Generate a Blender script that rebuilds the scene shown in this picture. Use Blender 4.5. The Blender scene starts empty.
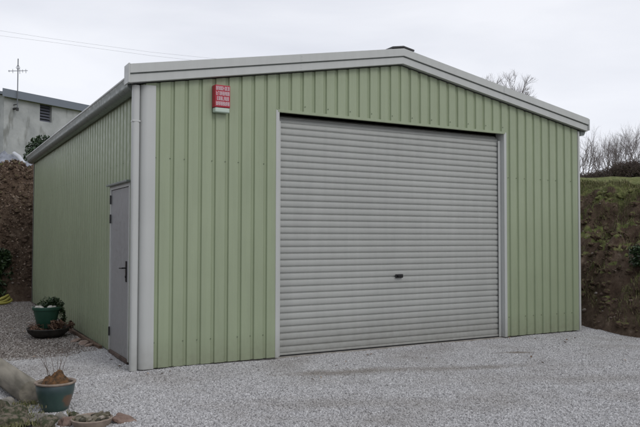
import bpy, bmesh, math, random
from mathutils import Vector, Matrix, noise, Euler
R_ = math.radians
sc = bpy.context.scene
col = sc.collection
rnd = random.Random(7)

# ------------------------------------------------------------------ helpers
class MB:
    def __init__(s): s.v=[]; s.f=[]; s.m=[]
    def face(s, pts, m=0):
        n=len(s.v); s.v+= [tuple(p) for p in pts]; s.f.append(tuple(range(n,n+len(pts)))); s.m.append(m)
    def box(s, x0,x1,y0,y1,z0,z1, m=0, M=None):
        P=[(x0,y0,z0),(x1,y0,z0),(x1,y1,z0),(x0,y1,z0),(x0,y0,z1),(x1,y0,z1),(x1,y1,z1),(x0,y1,z1)]
        if M is not None: P=[tuple(M@Vector(p)) for p in P]
        n=len(s.v); s.v+=P
        for q in ((0,3,2,1),(4,5,6,7),(0,1,5,4),(1,2,6,5),(2,3,7,6),(3,0,4,7)):
            s.f.append(tuple(n+i for i in q)); s.m.append(m)
    def prism(s, prof, A, B, C, p0, p1, m=0, caps=True):
        """closed profile (u,w) in plane spanned by A,B; extruded from p0 to p1"""
        A=Vector(A);B=Vector(B);p0=Vector(p0);p1=Vector(p1);n=len(s.v);k=len(prof)
        for p in (p0,p1):
            for u,w in prof: s.v.append(tuple(p+A*u+B*w))
        for i in range(k):
            j=(i+1)%k; s.f.append((n+i,n+j,n+k+j,n+k+i)); s.m.append(m)
        if caps:
            s.f.append(tuple(n+i for i in range(k))[::-1]); s.m.append(m)
            s.f.append(tuple(n+k+i for i in range(k))); s.m.append(m)
    def tube(s, pts, rad, k=8, m=0, cap=True):
        pts=[Vector(p) for p in pts]
        if not isinstance(rad,(list,tuple)): rad=[rad]*len(pts)
        n=len(s.v); prev=None
        for i,p in enumerate(pts):
            d=(pts[min(i+1,len(pts)-1)]-pts[max(i-1,0)])
            d=d.normalized() if d.length>1e-9 else Vector((0,0,1))
            if prev is None:
                a=Vector((0,0,1)) if abs(d.z)<.9 else Vector((1,0,0)); u=d.cross(a).normalized()
            else: u=(prev-d*prev.dot(d)); u=u.normalized() if u.length>1e-6 else d.orthogonal().normalized()
            prev=u; w=d.cross(u)
            for j in range(k):
                t=2*math.pi*j/k; s.v.append(tuple(p+(u*math.cos(t)+w*math.sin(t))*rad[i]))
        for i in range(len(pts)-1):
            for j in range(k):
                a=n+i*k+j; b=n+i*k+(j+1)%k; s.f.append((a,b,b+k,a+k)); s.m.append(m)
        if cap:
            s.f.append(tuple(n+j for j in range(k))[::-1]); s.m.append(m)
            e=n+(len(pts)-1)*k; s.f.append(tuple(e+j for j in range(k))); s.m.append(m)
    def lathe(s, prof, c, k=40, m=0, wob=0):
        n=len(s.v); c=Vector(c)
        for r,z in prof:
            for j in range(k):
                t=2*math.pi*j/k; rr=r*(1+wob*math.sin(3*t+z*9))
                s.v.append((c.x+rr*math.cos(t),c.y+rr*math.sin(t),c.z+z))
        for i in range(len(prof)-1):
            for j in range(k):
                a=n+i*k+j; b=n+i*k+(j+1)%k; s.f.append((a,b,b+k,a+k)); s.m.append(m)
    def build(s, name, mats, parent=None, smooth=False, bevel=0, loc=None, angle=35):
        me=bpy.data.meshes.new(name); 
        off=Vector(loc) if loc is not None else Vector((0,0,0))
        vs=s.v if loc is None else [tuple(Vector(v)-off) for v in s.v]
        me.from_pydata(vs,[],s.f); 
        if not isinstance(mats,(list,tuple)): mats=[mats]
        for m in mats: me.materials.append(m)
        me.polygons.foreach_set('material_index', s.m)
        me.validate(); me.update()
        o=bpy.data.objects.new(name,me); col.objects.link(o)
        if loc is not None and parent is None: o.location=loc
        if parent is not None:
            o.parent=parent
            o.matrix_parent_inverse=Matrix.Identity(4)
            # meshes are written in world coordinates: shift into the parent's frame
            w=wloc(parent); me.transform(Matrix.Translation(-w))
        if smooth:
            me.shade_smooth() if hasattr(me,'shade_smooth') else None
            for p in me.polygons: p.use_smooth=True
            if angle is not None:
                bm=bmesh.new(); bm.from_mesh(me); bmesh.ops.remove_doubles(bm,verts=bm.verts,dist=1e-5)
                for e in bm.edges:
                    if len(e.link_faces)==2 and e.calc_face_angle(0)>R_(angle): e.smooth=False
                bm.to_mesh(me); bm.free()
        if bevel:
            b=o.modifiers.new('bevel','BEVEL'); b.width=bevel; b.segments=2; b.limit_method='ANGLE'
        return o
def wloc(o):
    v=Vector((0,0,0))
    while o is not None: v+=Vector(o.location); o=o.parent
    return v
def tag(o,label=None,cat=None,group=None,kind=None):
    for k,x in (('label',label),('category',cat),('group',group),('kind',kind)):
        if x: o[k]=x
    return o
def empty(name,loc,label,cat,group=None):
    o=bpy.data.objects.new(name,None); col.objects.link(o); o.location=loc; o.empty_display_size=.2
    return tag(o,label,cat,group)

# ------------------------------------------------------------------ materials
def mat(name, c, rough=.6, metal=0, spec=.5):
    m=bpy.data.materials.new(name); m.use_nodes=True; b=m.node_tree.nodes['Principled BSDF']
    b.inputs['Base Color'].default_value=(*c,1); b.inputs['Roughness'].default_value=rough
    b.inputs['Metallic'].default_value=metal; b.inputs['Specular IOR Level'].default_value=spec
    return m
def N(m,t,**k):
    n=m.node_tree.nodes.new(t)
    for a,v in k.items(): setattr(n,a,v)
    return n
def noisy(name, c1, c2, scale=5, rough=.6, detail=6, bump=0, bscale=None, stretch=(1,1,1), metal=0, lo=.35, hi=.65, spec=.5, bdist=.01):
    m=mat(name,c1,rough,metal,spec); nt=m.node_tree; L=nt.links; b=nt.nodes['Principled BSDF']
    tc=N(m,'ShaderNodeTexCoord'); mp=N(m,'ShaderNodeMapping'); mp.inputs['Scale'].default_value=stretch
    L.new(tc.outputs['Object'],mp.inputs[0])
    no=N(m,'ShaderNodeTexNoise'); no.inputs['Scale'].default_value=scale; no.inputs['Detail'].default_value=detail
    L.new(mp.outputs[0],no.inputs['Vector'])
    cr=N(m,'ShaderNodeValToRGB'); cr.color_ramp.elements[0].position=lo; cr.color_ramp.elements[1].position=hi
    cr.color_ramp.elements[0].color=(*c1,1); cr.color_ramp.elements[1].color=(*c2,1)
    L.new(no.outputs[0],cr.inputs[0]); L.new(cr.outputs[0],b.inputs['Base Color'])
    if bump:
        n2=N(m,'ShaderNodeTexNoise'); n2.inputs['Scale'].default_value=bscale or scale*4; n2.inputs['Detail'].default_value=8
        L.new(mp.outputs[0],n2.inputs['Vector'])
        bp=N(m,'ShaderNodeBump'); bp.inputs['Strength'].default_value=bump; bp.inputs['Distance'].default_value=bdist
        L.new(n2.outputs[0],bp.inputs['Height']); L.new(bp.outputs[0],b.inputs['Normal'])
    return m
def painted(name,c,rough=.42,var=.1,dirt=(.12,.10,.07),dirtz=.35):
    """coated sheet steel: faint streaks, dust and splash dirt near the ground"""
    m=mat(name,c,rough); nt=m.node_tree; L=nt.links; b=nt.nodes['Principled BSDF']
    ge=N(m,'ShaderNodeNewGeometry')
    mp=N(m,'ShaderNodeMapping'); mp.inputs['Scale'].default_value=(9,9,.7); L.new(ge.outputs['Position'],mp.inputs[0])
    no=N(m,'ShaderNodeTexNoise'); no.inputs['Scale'].default_value=1.2; no.inputs['Detail'].default_value=5; L.new(mp.outputs[0],no.inputs['Vector'])
    n3=N(m,'ShaderNodeTexNoise'); n3.inputs['Scale'].default_value=.8; n3.inputs['Detail'].default_value=3; L.new(ge.outputs['Position'],n3.inputs['Vector'])
    ad=N(m,'ShaderNodeMath',operation='ADD'); L.new(no.outputs[0],ad.inputs[0]); L.new(n3.outputs[0],ad.inputs[1])
    mr=N(m,'ShaderNodeMapRange'); mr.inputs[1].default_value=.7; mr.inputs[2].default_value=1.3; mr.inputs[3].default_value=1-var; mr.inputs[4].default_value=1+var
    L.new(ad.outputs[0],mr.inputs[0])
    mx=N(m,'ShaderNodeVectorMath',operation='SCALE'); mx.inputs[0].default_value=c; L.new(mr.outputs[0],mx.inputs['Scale'])
    sp=N(m,'ShaderNodeSeparateXYZ'); L.new(ge.outputs['Position'],sp.inputs[0])
    dz=N(m,'ShaderNodeMapRange'); dz.inputs[1].default_value=0; dz.inputs[2].default_value=dirtz; dz.inputs[3].default_value=.55; dz.inputs[4].default_value=0
    L.new(sp.outputs[2],dz.inputs[0])
    n2=N(m,'ShaderNodeTexNoise'); n2.inputs['Scale'].default_value=14; n2.inputs['Detail'].default_value=6; L.new(ge.outputs['Position'],n2.inputs['Vector'])
    pw=N(m,'ShaderNodeMath',operation='MULTIPLY'); L.new(dz.outputs[0],pw.inputs[0]); L.new(n2.outputs[0],pw.inputs[1])
    mm=N(m,'ShaderNodeMixRGB'); L.new(pw.outputs[0],mm.inputs[0]); L.new(mx.outputs[0],mm.inputs[1]); mm.inputs[2].default_value=(*dirt,1)
    L.new(mm.outputs[0],b.inputs['Base Color'])
    r2=N(m,'ShaderNodeMapRange'); r2.inputs[1].default_value=.3; r2.inputs[2].default_value=.7; r2.inputs[3].default_value=rough-.08; r2.inputs[4].default_value=rough+.15
    L.new(n2.outputs[0],r2.inputs[0]); L.new(r2.outputs[0],b.inputs['Roughness'])
    # slight oil-canning of thin sheet
    n4=N(m,'ShaderNodeTexNoise'); n4.inputs['Scale'].default_value=1.6; n4.inputs['Detail'].default_value=2
    L.new(ge.outputs['Position'],n4.inputs['Vector'])
    bp=N(m,'ShaderNodeBump'); bp.inputs['Strength'].default_value=.4; bp.inputs['Distance'].default_value=.02
    L.new(n4.outputs[0],bp.inputs['Height']); L.new(bp.outputs[0],b.inputs['Normal'])
    return m
def by_random(name, cols, rough=.85, attr=None):
    """colour picked per instance (Object Info) or per island"""
    m=mat(name,cols[0][1],rough); L=m.node_tree.links; b=m.node_tree.nodes['Principled BSDF']
    if attr=='obj': src=N(m,'ShaderNodeObjectInfo').outputs['Random']
    else: src=N(m,'ShaderNodeNewGeometry').outputs['Random Per Island']
    cr=N(m,'ShaderNodeValToRGB'); e=cr.color_ramp.elements
    while len(e)<len(cols): e.new(.5)
    for i,(p,c) in enumerate(cols): e[i].position=p; e[i].color=(*c,1)
    cr.color_ramp.interpolation='LINEAR'
    L.new(src,cr.inputs[0]); L.new(cr.outputs[0],b.inputs['Base Color'])
    return m

GREEN=painted('green_coated_steel',(.31,.362,.24),.42,.07)
TRIM=painted('grey_coated_steel',(.50,.515,.50),.4,.05)
SHUT=painted('shutter_steel',(.41,.42,.40),.42,.06,dirtz=.5)
DOORG=painted('grey_door_paint',(.315,.32,.325),.4,.03)
GUT=painted('gutter_steel',(.19,.22,.205),.32,.08)
ROOFM=painted('roof_steel',(.22,.225,.23),.5,.08)
BLACK=mat('black_plastic',(.012,.012,.014),.35)
DARK=mat('dark_steel_and_shade',(.03,.03,.032),.5)
SCREW=mat('screw_heads',(.13,.16,.10),.5)
CONC=noisy('concrete',(.25,.23,.2),(.38,.36,.33),9,.9,bump=.4)
RED=mat('alarm_red',(.40,.014,.035),.35)
WHITEP=mat('alarm_white',(.72,.62,.66),.45)
LENS=mat('strobe_lens',(.5,.6,.52),.25)

# ------------------------------------------------------------------ the shed
W,D,H=6.87,8.92,3.13
PITCH=(3.744-3.129)/(W/2)
DA,DB,DZ=1.66,5.28,2.96            # roller door opening
def ztop(x): return H+PITCH*(W/2-abs(x-W/2))
shed=empty('garage',(W/2,D/2,0),'large green ribbed steel garage with grey roller door and grey roof edges','garage')
GP=.1625; GO=.191
def groove_profile(u0,u1,off=GO,pitch=GP):
    """(u,depth) polyline: wide pans with narrow recessed grooves"""
    pts=[(u0,None)]
    k=math.floor((u0-off)/pitch)-1
    while off+k*pitch<u1+.1:
        c=off+k*pitch
        for du,d in ((-.038,0),(-.016,.018),(.005,.021),(.014,0),(.056,0),(.066,.0012),(.076,0)):
            u=c+du
            if u0<u<u1: pts.append((u,d))
        k+=1
    pts.append((u1,None))
    def at(u):
        x=(u-off)%pitch; x=x if x<pitch-.039 else x-pitch
        K=((-.038,0),(-.016,.018),(.005,.021),(.014,0),(.2,0))
        for (a,p),(b,q) in zip(K,K[1:]):
            if a<=x<=b: return p+(q-p)*(x-a)/(b-a)
        return 0
    pts[0]=(u0,at(u0)); pts[-1]=(u1,at(u1)); return pts
def cladding(mb,u0,u1,zb,zt,P,off=GO,apex=None):
    """P(u,depth,z)->point. zt is a function"""
    pr=groove_profile(u0,u1,off)
    if apex is not None:
        q=[]
        for a,b in zip(pr,pr[1:]):
            q.append(a)
            if a[0]<apex<b[0]: q.append((apex,a[1]+(b[1]-a[1])*(apex-a[0])/(b[0]-a[0])))
        q.append(pr[-1]); pr=q
    for (a,da),(b,db) in zip(pr,pr[1:]):
        mb.face([P(a,da,zb),P(b,db,zb),P(b,db,zt(b)-.01),P(a,da,zt(a)-.01)])
    # returned edge so that the sheet shows thickness at the bottom
    for (a,da),(b,db) in zip(pr,pr[1:]):
        mb.face([P(a,da,zb),P(a,da+.004,zb),P(b,db+.004,zb),P(b,db,zb)])
fw=MB(); F=lambda u,d,z:(u,d,z)
cladding(fw,.02,DA-.012,.025,ztop,F)
cladding(fw,DB+.012,W-.02,.025,ztop,F)
cladding(fw,DA-.012,DB+.012,DZ+.02,ztop,F,apex=W/2)
fwo=fw.build('front_wall',GREEN,shed)
sc_=MB()
for z in (.30,2.32):
    for k in range(0,42):
        x=GO+k*GP
        if DA-.05<x<DB+.05 or x>W-.05: continue
        if (k*7+int(z*3))%4==3: continue
        sc_.tube([(x-.035,.0,z),(x-.035,-.006,z)],.0075,6)
for k in range(42):
    x=GO+k*GP
    if DA<x<DB and k%2: sc_.tube([(x+.03,0,DZ+.09),(x+.03,-.006,DZ+.09)],.007,6)
tag(sc_.build('fixing_screws',SCREW,fwo),kind='stuff')
# side wall (x=0 plane, faces -x), personnel door opening y .52-1.45
PA,PB,PZ=.46,1.45,2.08
S=lambda u,d,z:(d,u,z)
sw=MB()
hz=lambda u:H
cladding(sw,.02,PA,.025,hz,S); cladding(sw,PB,D-.02,.025,hz,S); cladding(sw,PA,PB,PZ,hz,S)
swo=sw.build('side_wall',GREEN,shed)
s2=MB()
for z in (.30,2.32):
    for k in range(0,54):
        y=GO+k*GP
        if PA-.05<y<PB+.05 and z<2.1 or y>D-.05 or k%2: continue
        s2.tube([(0,y-.035,z),(-.005,y-.035,z)],.005,6)
tag(s2.build('fixing_screws',SCREW,swo),kind='stuff')
ow=MB(); cladding(ow,.02,D-.02,.025,hz,lambda u,d,z:(W-d,u,z)); ow.build('far_side_wall',GREEN,shed)
rw=MB(); cladding(rw,.02,W-.02,.025,ztop,lambda u,d,z:(u,D-d,z),apex=W/2); rw.build('rear_wall',GREEN,shed)
# floor slab + sill
fl=MB(); fl.box(.05,W-.05,.05,D-.05,-.1,.012); fl.build('floor_slab',CONC,shed)
# corner trims: bull-nosed L flashings
def corner(cx,cy,sx,sy,leg=.15,name='corner_trim',z1=H-.02,legs=.06):
    o=MB(); r=min(.07,leg*.6); t=.012; pts=[]
    # path in local (a toward +sx along front, b toward +sy along side); outside offset t
    path=[(leg,-t),(r,-t)]
    for i in range(1,11):
        a=math.pi/2*i/10; path.append((r-(r+t)*math.sin(a), r-(r+t)*math.cos(a)))
    path.append((-t,legs+.03))
    inn=[(a if a>r else a, b) for a,b in path]
    for (a,b),(c,d) in zip(path,path[1:]):
        o.face([(cx+sx*a,cy+sy*b,.02),(cx+sx*c,cy+sy*d,.02),(cx+sx*c,cy+sy*d,z1),(cx+sx*a,cy+sy*b,z1)])
    # return edge of front leg
    o.face([(cx+sx*leg,cy-sy*t,.02),(cx+sx*leg,cy+sy*.012,.02),(cx+sx*leg,cy+sy*.012,z1),(cx+sx*leg,cy-sy*t,z1)])
    return o.build(name,TRIM,shed,smooth=True,angle=60)
corner(0,0,1,1); corner(W,0,-1,1,.05); corner(0,D,1,-1,.1); corner(W,D,-1,-1,.1)
# jamb trims for the roller opening
for xx,s in ((DA,-1),(DB,1)):
    jb=MB(); x0,x1=sorted((xx,xx+s*.045))
    jb.box(x0,x1,-.004,.0,.02,DZ+.02)                 # face strip
    x0,x1=sorted((xx,xx+s*.004))
    jb.box(x0,x1,.0,.17,.02,DZ+.02)                   # reveal
    jb.build('door_jamb_trim',TRIM,shed,bevel=.001)
hd=MB(); hd.box(DA-.02,DB+.02,-.006,.035,DZ-.004,DZ+.028); hd.build('door_head_trim',GREEN,shed,bevel=.002)
hb=MB(); hb.box(DA+.004,DB-.004,.036,.05,DZ+.01,DZ+.5); hb.build('inner_lintel',DARK,shed)
# roller door
rd=MB(); YC=.10; prof=[]
sl=.0805; z=.045
ZB,RB=2.80,.19
def curtain(q,out):
    if q<=ZB: return (YC+out,q)
    a=(q-ZB)/RB
    return (YC+RB-(RB-out)*math.cos(a), ZB+(RB-out)*math.sin(a)*.86)
while z<ZB+RB*1.5:
    for t,dy in ((0,.013),(.06,.010),(.13,-.001),(.22,-.0045),(.5,-.006),(.78,-.0065),(.86,-.005),(.91,.003),(.95,.013)):
        prof.append(curtain(z+t*sl,dy))
    z+=sl
X0,X1=DA+.012,DB-.012
for (y0,z0),(y1,z1) in zip(prof,prof[1:]):
    rd.face([(X0,y0,z0),(X1,y0,z0),(X1,y1,z1),(X0,y1,z1)])
rdo=rd.build('roller_door',SHUT,shed,smooth=True,angle=50)
bb=MB(); bb.box(X0,X1,YC-.014,YC+.02,.027,.052); bb.build('bottom_bar',SHUT,rdo,bevel=.003)
sb=MB(); sb.box(X0,X1,YC-.016,YC+.016,-.004,.026); sb.build('rubber_seal',BLACK,rdo)
for s,xx in ((1,DA),(-1,DB)):
    g=MB(); a,b=sorted((xx+s*.005,xx+s*.05)); c,d=sorted((xx+s*.005,xx+s*.009))
    g.box(a,b,YC-.034,YC-.028,.02,2.86); g.box(c,d,YC-.028,YC+.04,.02,2.86); g.box(a,b,YC+.04,YC+.045,.02,2.86)
    g.build('guide_rail',TRIM,rdo)
lk=MB(); lk.box(3.415,3.53,YC-.034,YC-.012,.915,.962)
lk.build('lock_plate',BLACK,rdo,bevel=.004)
lk=MB(); lk.box(3.44,3.452,YC-.05,YC-.034,.93,.947); lk.box(3.49,3.502,YC-.05,YC-.034,.93,.947); lk.box(3.435,3.507,YC-.058,YC-.05,.93,.947); lk.build('pull_handle',BLACK,rdo,bevel=.002)
# verge / barge boards, two stepped flashings
def verge(name,off,th0,th1,y0,y1,material,ex=.155,ex2=.10):
    o=MB()
    for s in (0,1):
        if s==0: xs=[(-ex,H-PITCH*ex),(W/2,ztop(W/2))]
        else: xs=[(W/2,ztop(W/2)),(W+ex2,H-PITCH*ex2)]
        (xa,za),(xb,zb)=xs
        P=[(xa,za+th0),(xb,zb+th0),(xb,zb+th1),(xa,za+th1)]
        n=len(o.v)
        for y in (y0,y1):
            for x,z in P: o.v.append((x,y,z+off))
        for q in ((0,1,2,3),(7,6,5,4),(0,4,5,1),(2,6,7,3)): o.f.append(tuple(n+i for i in q)); o.m.append(0)
        q=(3,7,4,0) if s==0 else (1,5,6,2)
        o.f.append(tuple(n+i for i in q)); o.m.append(0)
    return o.build(name,material,shed,bevel=.003)
verge('barge_board',0,.0,.088,-.075,-.0,TRIM)
verge('verge_joint',0,.088,.1,-.068,-.0,GUT,.15,.095)
verge('verge_flashing',0,.1,.20,-.095,.12,TRIM)
e=MB(); z0=H-PITCH*.155
e.box(-.172,-.155,-.097,.10,z0-.002,z0+.208); e.build('verge_end_cap',TRIM,shed,bevel=.003)
e=MB(); z0=H-PITCH*.1
e.box(W+.1,W+.122,-.097,.06,z0+.015,z0+.19); e.build('verge_end_cap',TRIM,shed,bevel=.003)
for xs_ in (1.9,5.2):
    o=MB(); za=ztop(xs_)
    sgn=1 if xs_<W/2 else -1
    o.face([(xs_,-.0972,za+.102),(xs_+.06,-.0972,za+.102+sgn*PITCH*.06),(xs_+.06,-.0972,za+.198+sgn*PITCH*.06),(xs_,-.0972,za+.198)])
    for k in (.03,.065,.13,.17):
        yy=-.0755 if k<.1 else -.0975
        o.tube([(xs_+.015,yy,za+k),(xs_+.015,yy-.003,za+k)],.004,6)
    tag(o.build('lap_joint',TRIM,shed),kind='stuff')
# roof sheets
for s in (0,1):
    o=MB()
    xa,xb=(-.11,W/2) if s==0 else (W/2,W+.11)
    y=-.02; prof=[]
    while y<D+.06:
        prof+= [(y,.03),(y+.15,.03),(y+.165,.06),(y+.185,.06)]; y+=.2
    for (y0,h0),(y1,h1) in zip(prof,prof[1:]):
        za=ztop(xa) if 0<=xa<=W else H-PITCH*.11
        zb=ztop(xb) if 0<=xb<=W else H-PITCH*.11
        o.face([(xa,y0,za+h0),(xb,y0,zb+h0),(xb,y1,zb+h1),(xa,y1,za+h1)])
        o.face([(xa,y0,za+.0),(xa,y1,za+.0),(xb,y1,zb+.0),(xb,y0,zb+.0)])
    o.build('roof_slope',ROOFM,shed)
# ridge cap, solid and coloured dark to stand for shade under its open end
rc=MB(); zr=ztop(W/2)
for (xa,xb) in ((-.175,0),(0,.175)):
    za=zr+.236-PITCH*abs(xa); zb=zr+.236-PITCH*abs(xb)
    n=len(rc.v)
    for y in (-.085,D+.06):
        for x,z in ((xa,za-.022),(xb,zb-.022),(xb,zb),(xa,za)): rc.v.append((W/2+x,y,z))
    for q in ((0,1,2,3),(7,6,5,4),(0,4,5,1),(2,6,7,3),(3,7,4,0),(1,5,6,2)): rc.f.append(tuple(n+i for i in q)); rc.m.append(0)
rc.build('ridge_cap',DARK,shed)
# gutter along the left eave: ogee section
gp=[(-.02,.0),(-.055,-.004),(-.095,.006),(-.125,.03),(-.138,.065),(-.14,.105),(-.152,.125),(-.152,.137),(-.142,.137),(-.135,.118),(-.130,.07),(-.118,.038),(-.092,.014),(-.055,.006),(-.02,.01)]
g=MB(); n=len(gp)
for y in (.088,D+.03):
    for x,z in gp: g.v.append((x,y,z+3.045))
for i in range(n):
    j=(i+1)%n; g.f.append((i,j,n+j,n+i)); g.m.append(0)
g.face([(x,.088,z+3.045) for x,z in [(-.02,.0),(-.055,-.004),(-.095,.006),(-.125,.03),(-.138,.065),(-.14,.105),(-.152,.125),(-.152,.137),(-.02,.137)]])
g.face([(x,D+.03,z+3.045) for x,z in [(-.02,.0),(-.055,-.004),(-.095,.006),(-.125,.03),(-.138,.065),(-.14,.105),(-.152,.125),(-.152,.137),(-.02,.137)]])
go=g.build('gutter',GUT,shed,smooth=True,angle=40)
b=MB(); b.tube([(-.149,.05,3.186),(-.149,D+.03,3.188)],.015,8); b.build('gutter_lip_glint',mat('lip_sky_glint',(.6,.62,.62),.35),go,smooth=True)  # added bead, its pale colour paints the sky light caught along the lip
g2=MB()
for x,z in ((W+.02,0),):
    pass
g2.prism([(.02,0),(.10,.01),(.13,.06),(.14,.12),(.02,.12)],(1,0,0),(0,0,1),None,(W,.0,3.045),(W,D+.03,3.045)); g2.build('gutter',GUT,shed)
# downpipe at front left corner
dp=MB()
dp.prism([(.041*math.copysign(abs(math.cos(t))**.75,math.cos(t)),.041*math.copysign(abs(math.sin(t))**.75,math.sin(t))) for t in [2*math.pi*i/20 for i in range(20)]],(1,0,0),(0,1,0),None,(-.058,.04,.012),(-.058,.04,3.10))
dpo=dp.build('downpipe',TRIM,shed,smooth=True,angle=50)
for z in (2.7,):
    b=MB(); b.box(-.1005,-.0155,-.0025,.0825,z,z+.018)
    b.box(-.104,.0,-.003,.083,z,z+.028) if 0 else None
    b.build('pipe_bracket',TRIM,dpo,bevel=.003)
# side door
fr=MB()
for y0,y1 in ((PA,PA+.045),(PB-.045,PB)): fr.box(-.008,.05,y0,y1,.03,PZ)
fr.box(-.008,.05,PA+.045,PB-.045,PZ-.045,PZ)
hdw=MB()
pd=MB(); pd.box(.006,.046,PA+.05,PB-.05,.05,PZ-.05)
pdo=pd.build('side_door',DOORG,shed,bevel=.002)
fr.build('door_frame',TRIM,pdo,bevel=.002)
hh=MB(); hh.box(-.055,-.008,PA-.03,PB+.03,PZ+.0,PZ+.022); hh.build('drip_hood',GUT,pdo,bevel=.002)
th=MB(); th.box(-.015,.05,PA+.045,PB-.045,.012,.048); th.build('threshold',noisy('weathered_sill',(.07,.045,.035),(.14,.10,.08),12,.9),pdo)
ha=MB(); ha.box(-.004,.006,.60,.645,.93,1.17); ha.tube([(.0,.622,1.09),(-.05,.622,1.09)],.009,8); ha.tube([(-.045,.615,1.09),(-.048,.74,1.085)],.0095,8)
ha.tube([(.0,.622,.99),(-.012,.622,.99)],.014,10)
ha.build('lever_handle',BLACK,pdo,bevel=.002)
for z in (.22,1.62,1.86):
    b=MB(); b.tube([(-.012,PB-.048,z),(-.012,PB-.048,z+.11)],.011,8); b.build('hinge',DARK,pdo)

# alarm box
al=empty('alarm_box',(.9,0,2.875),'red alarm box with four rows of white lettering high on the green front wall','alarm box')
b=MB(); b.prism([(.802,-.004),(.998,-.004),(.992,-.085),(.81,-.085)],(1,0,0),(0,1,0),None,(0,0,2.93),(0,0,3.185)); b.build('red_cover',RED,al,bevel=.006)
b=MB(); b.prism([(.806,-.004),(.994,-.004),(.988,-.08),(.814,-.08)],(1,0,0),(0,1,0),None,(0,0,2.872),(0,0,2.928)); b.build('strobe_lens',LENS,al,bevel=.012)
rr=random.Random(4)
for row in range(4):
    b=MB(); z1=3.168-row*.058
    nl=8 if row!=2 else 7; w=.166/nl if row!=2 else .146/nl; xs=.818 if row!=2 else .83
    for i in range(nl):
        x=xs+i*w; z0=z1-.043; t=.0042; y=-.0872
        segs=[(x+.002,x+.002+t,z0,z1),(x+w-.004-t,x+w-.004,z0,z1),(x+.002,x+w-.004,z1-t*1.2,z1),(x+.002,x+w-.004,z0,z0+t*1.2),(x+.002,x+w-.004,(z0+z1)/2-t*.6,(z0+z1)/2+t*.6)]
        keep=[0]+[q for q in range(1,5) if rr.random()<.78]
        for q in keep: b.box(segs[q][0],segs[q][1],y-.0005*q,-.0853,segs[q][2],segs[q][3])
    b.build('lettering',WHITEP,al)

# ------------------------------------------------------------------ terrain
def sstep(a,b,x):
    t=min(1,max(0,(x-a)/(b-a))); return t*t*(3-2*t)
def xr(y):
    y=max(-6,y)
    return 7.04+ (y+.9)*.255 if y<.5 else 7.397+(y-.5)*.12 if y<6 else 8.06
def dist_pad(x,y):
    dr=x-xr(y); dl=-4.2-x; db=y-9.35-.15*math.sin(x*2.1)
    south=-14-y
    return dr,dl,db
def ns(x,y,z,s): return noise.noise(Vector((x*s,y*s,z*s)))
def hill(x,y):
    dr,dl,db=dist_pad(x,y)
    # crest height
    if max(dr,dl,db)<-.45: return -.35
    hc_r=2.2+.13*max(-2,min(7,y))
    dr_=dr
    def prof(d,w,h):
        if d<0: return -.35 if d<-.3 else -.35+(d+.3)/.3*.36
        t=min(1,d/w)
        s=.01+h*(t**.8 if t<.5 else .5743+(.4257)*((t-.5)/.5)**(1.25)) if d==dr_ else .01+h*(t**.85)
        if t>=1: s+=0
        return s+ .03*max(0,min(d-w,52))
    a=prof(dr,1.95,hc_r); b_=prof(dl,2.2,2.6); c=prof(db,1.25,3.14)
    z=max(a,b_,c)
    m=max(dr,dl,db)
    am=sstep(-.1,.5,m)
    z+= am*(.16*ns(x,y,0,.9)+.24*(ns(x,y,3,2.3)-.2*abs(ns(x,y,5,4)))+.15*ns(x,y,7,6)+.085*ns(x,y,9,13)+.05*ns(x,y,11,24)) * (1 if m<1.7 else .45)
    # fade to flat in the south
    f=sstep(-6,-12,y)
    return z*(1-f)+f*(-.06+.05*ns(x,y,1,.3))
def axis(segs):
    out=[]
    for a,b,st in segs:
        n=max(1,round((b-a)/st)); out+=[a+(b-a)*i/n for i in range(n)]
    out.append(segs[-1][1]); return out
xs=axis([(-250,-60,20),(-60,-12,3),(-12,-4,.4),(-4,-1.6,.12),(-1.6,1.2,.045),(1.2,6.6,.3),(6.6,11.5,.055),(11.5,25,.6),(25,70,3),(70,260,20)])
ys=axis([(-200,-30,15),(-30,-6,1.2),(-6,-1.8,.2),(-1.8,4.2,.055),(4.2,9.0,.25),(9.0,12.2,.045),(12.2,22,.5),(22,70,2.5),(70,300,20)])
t=MB(); nx=len(xs)
for y in ys:
    for x in xs: t.v.append((x,y,hill(x,y)))
for j in range(len(ys)-1):
    for i in range(nx-1): t.f.append((j*nx+i,j*nx+i+1,(j+1)*nx+i+1,(j+1)*nx+i)); t.m.append(0)
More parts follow.
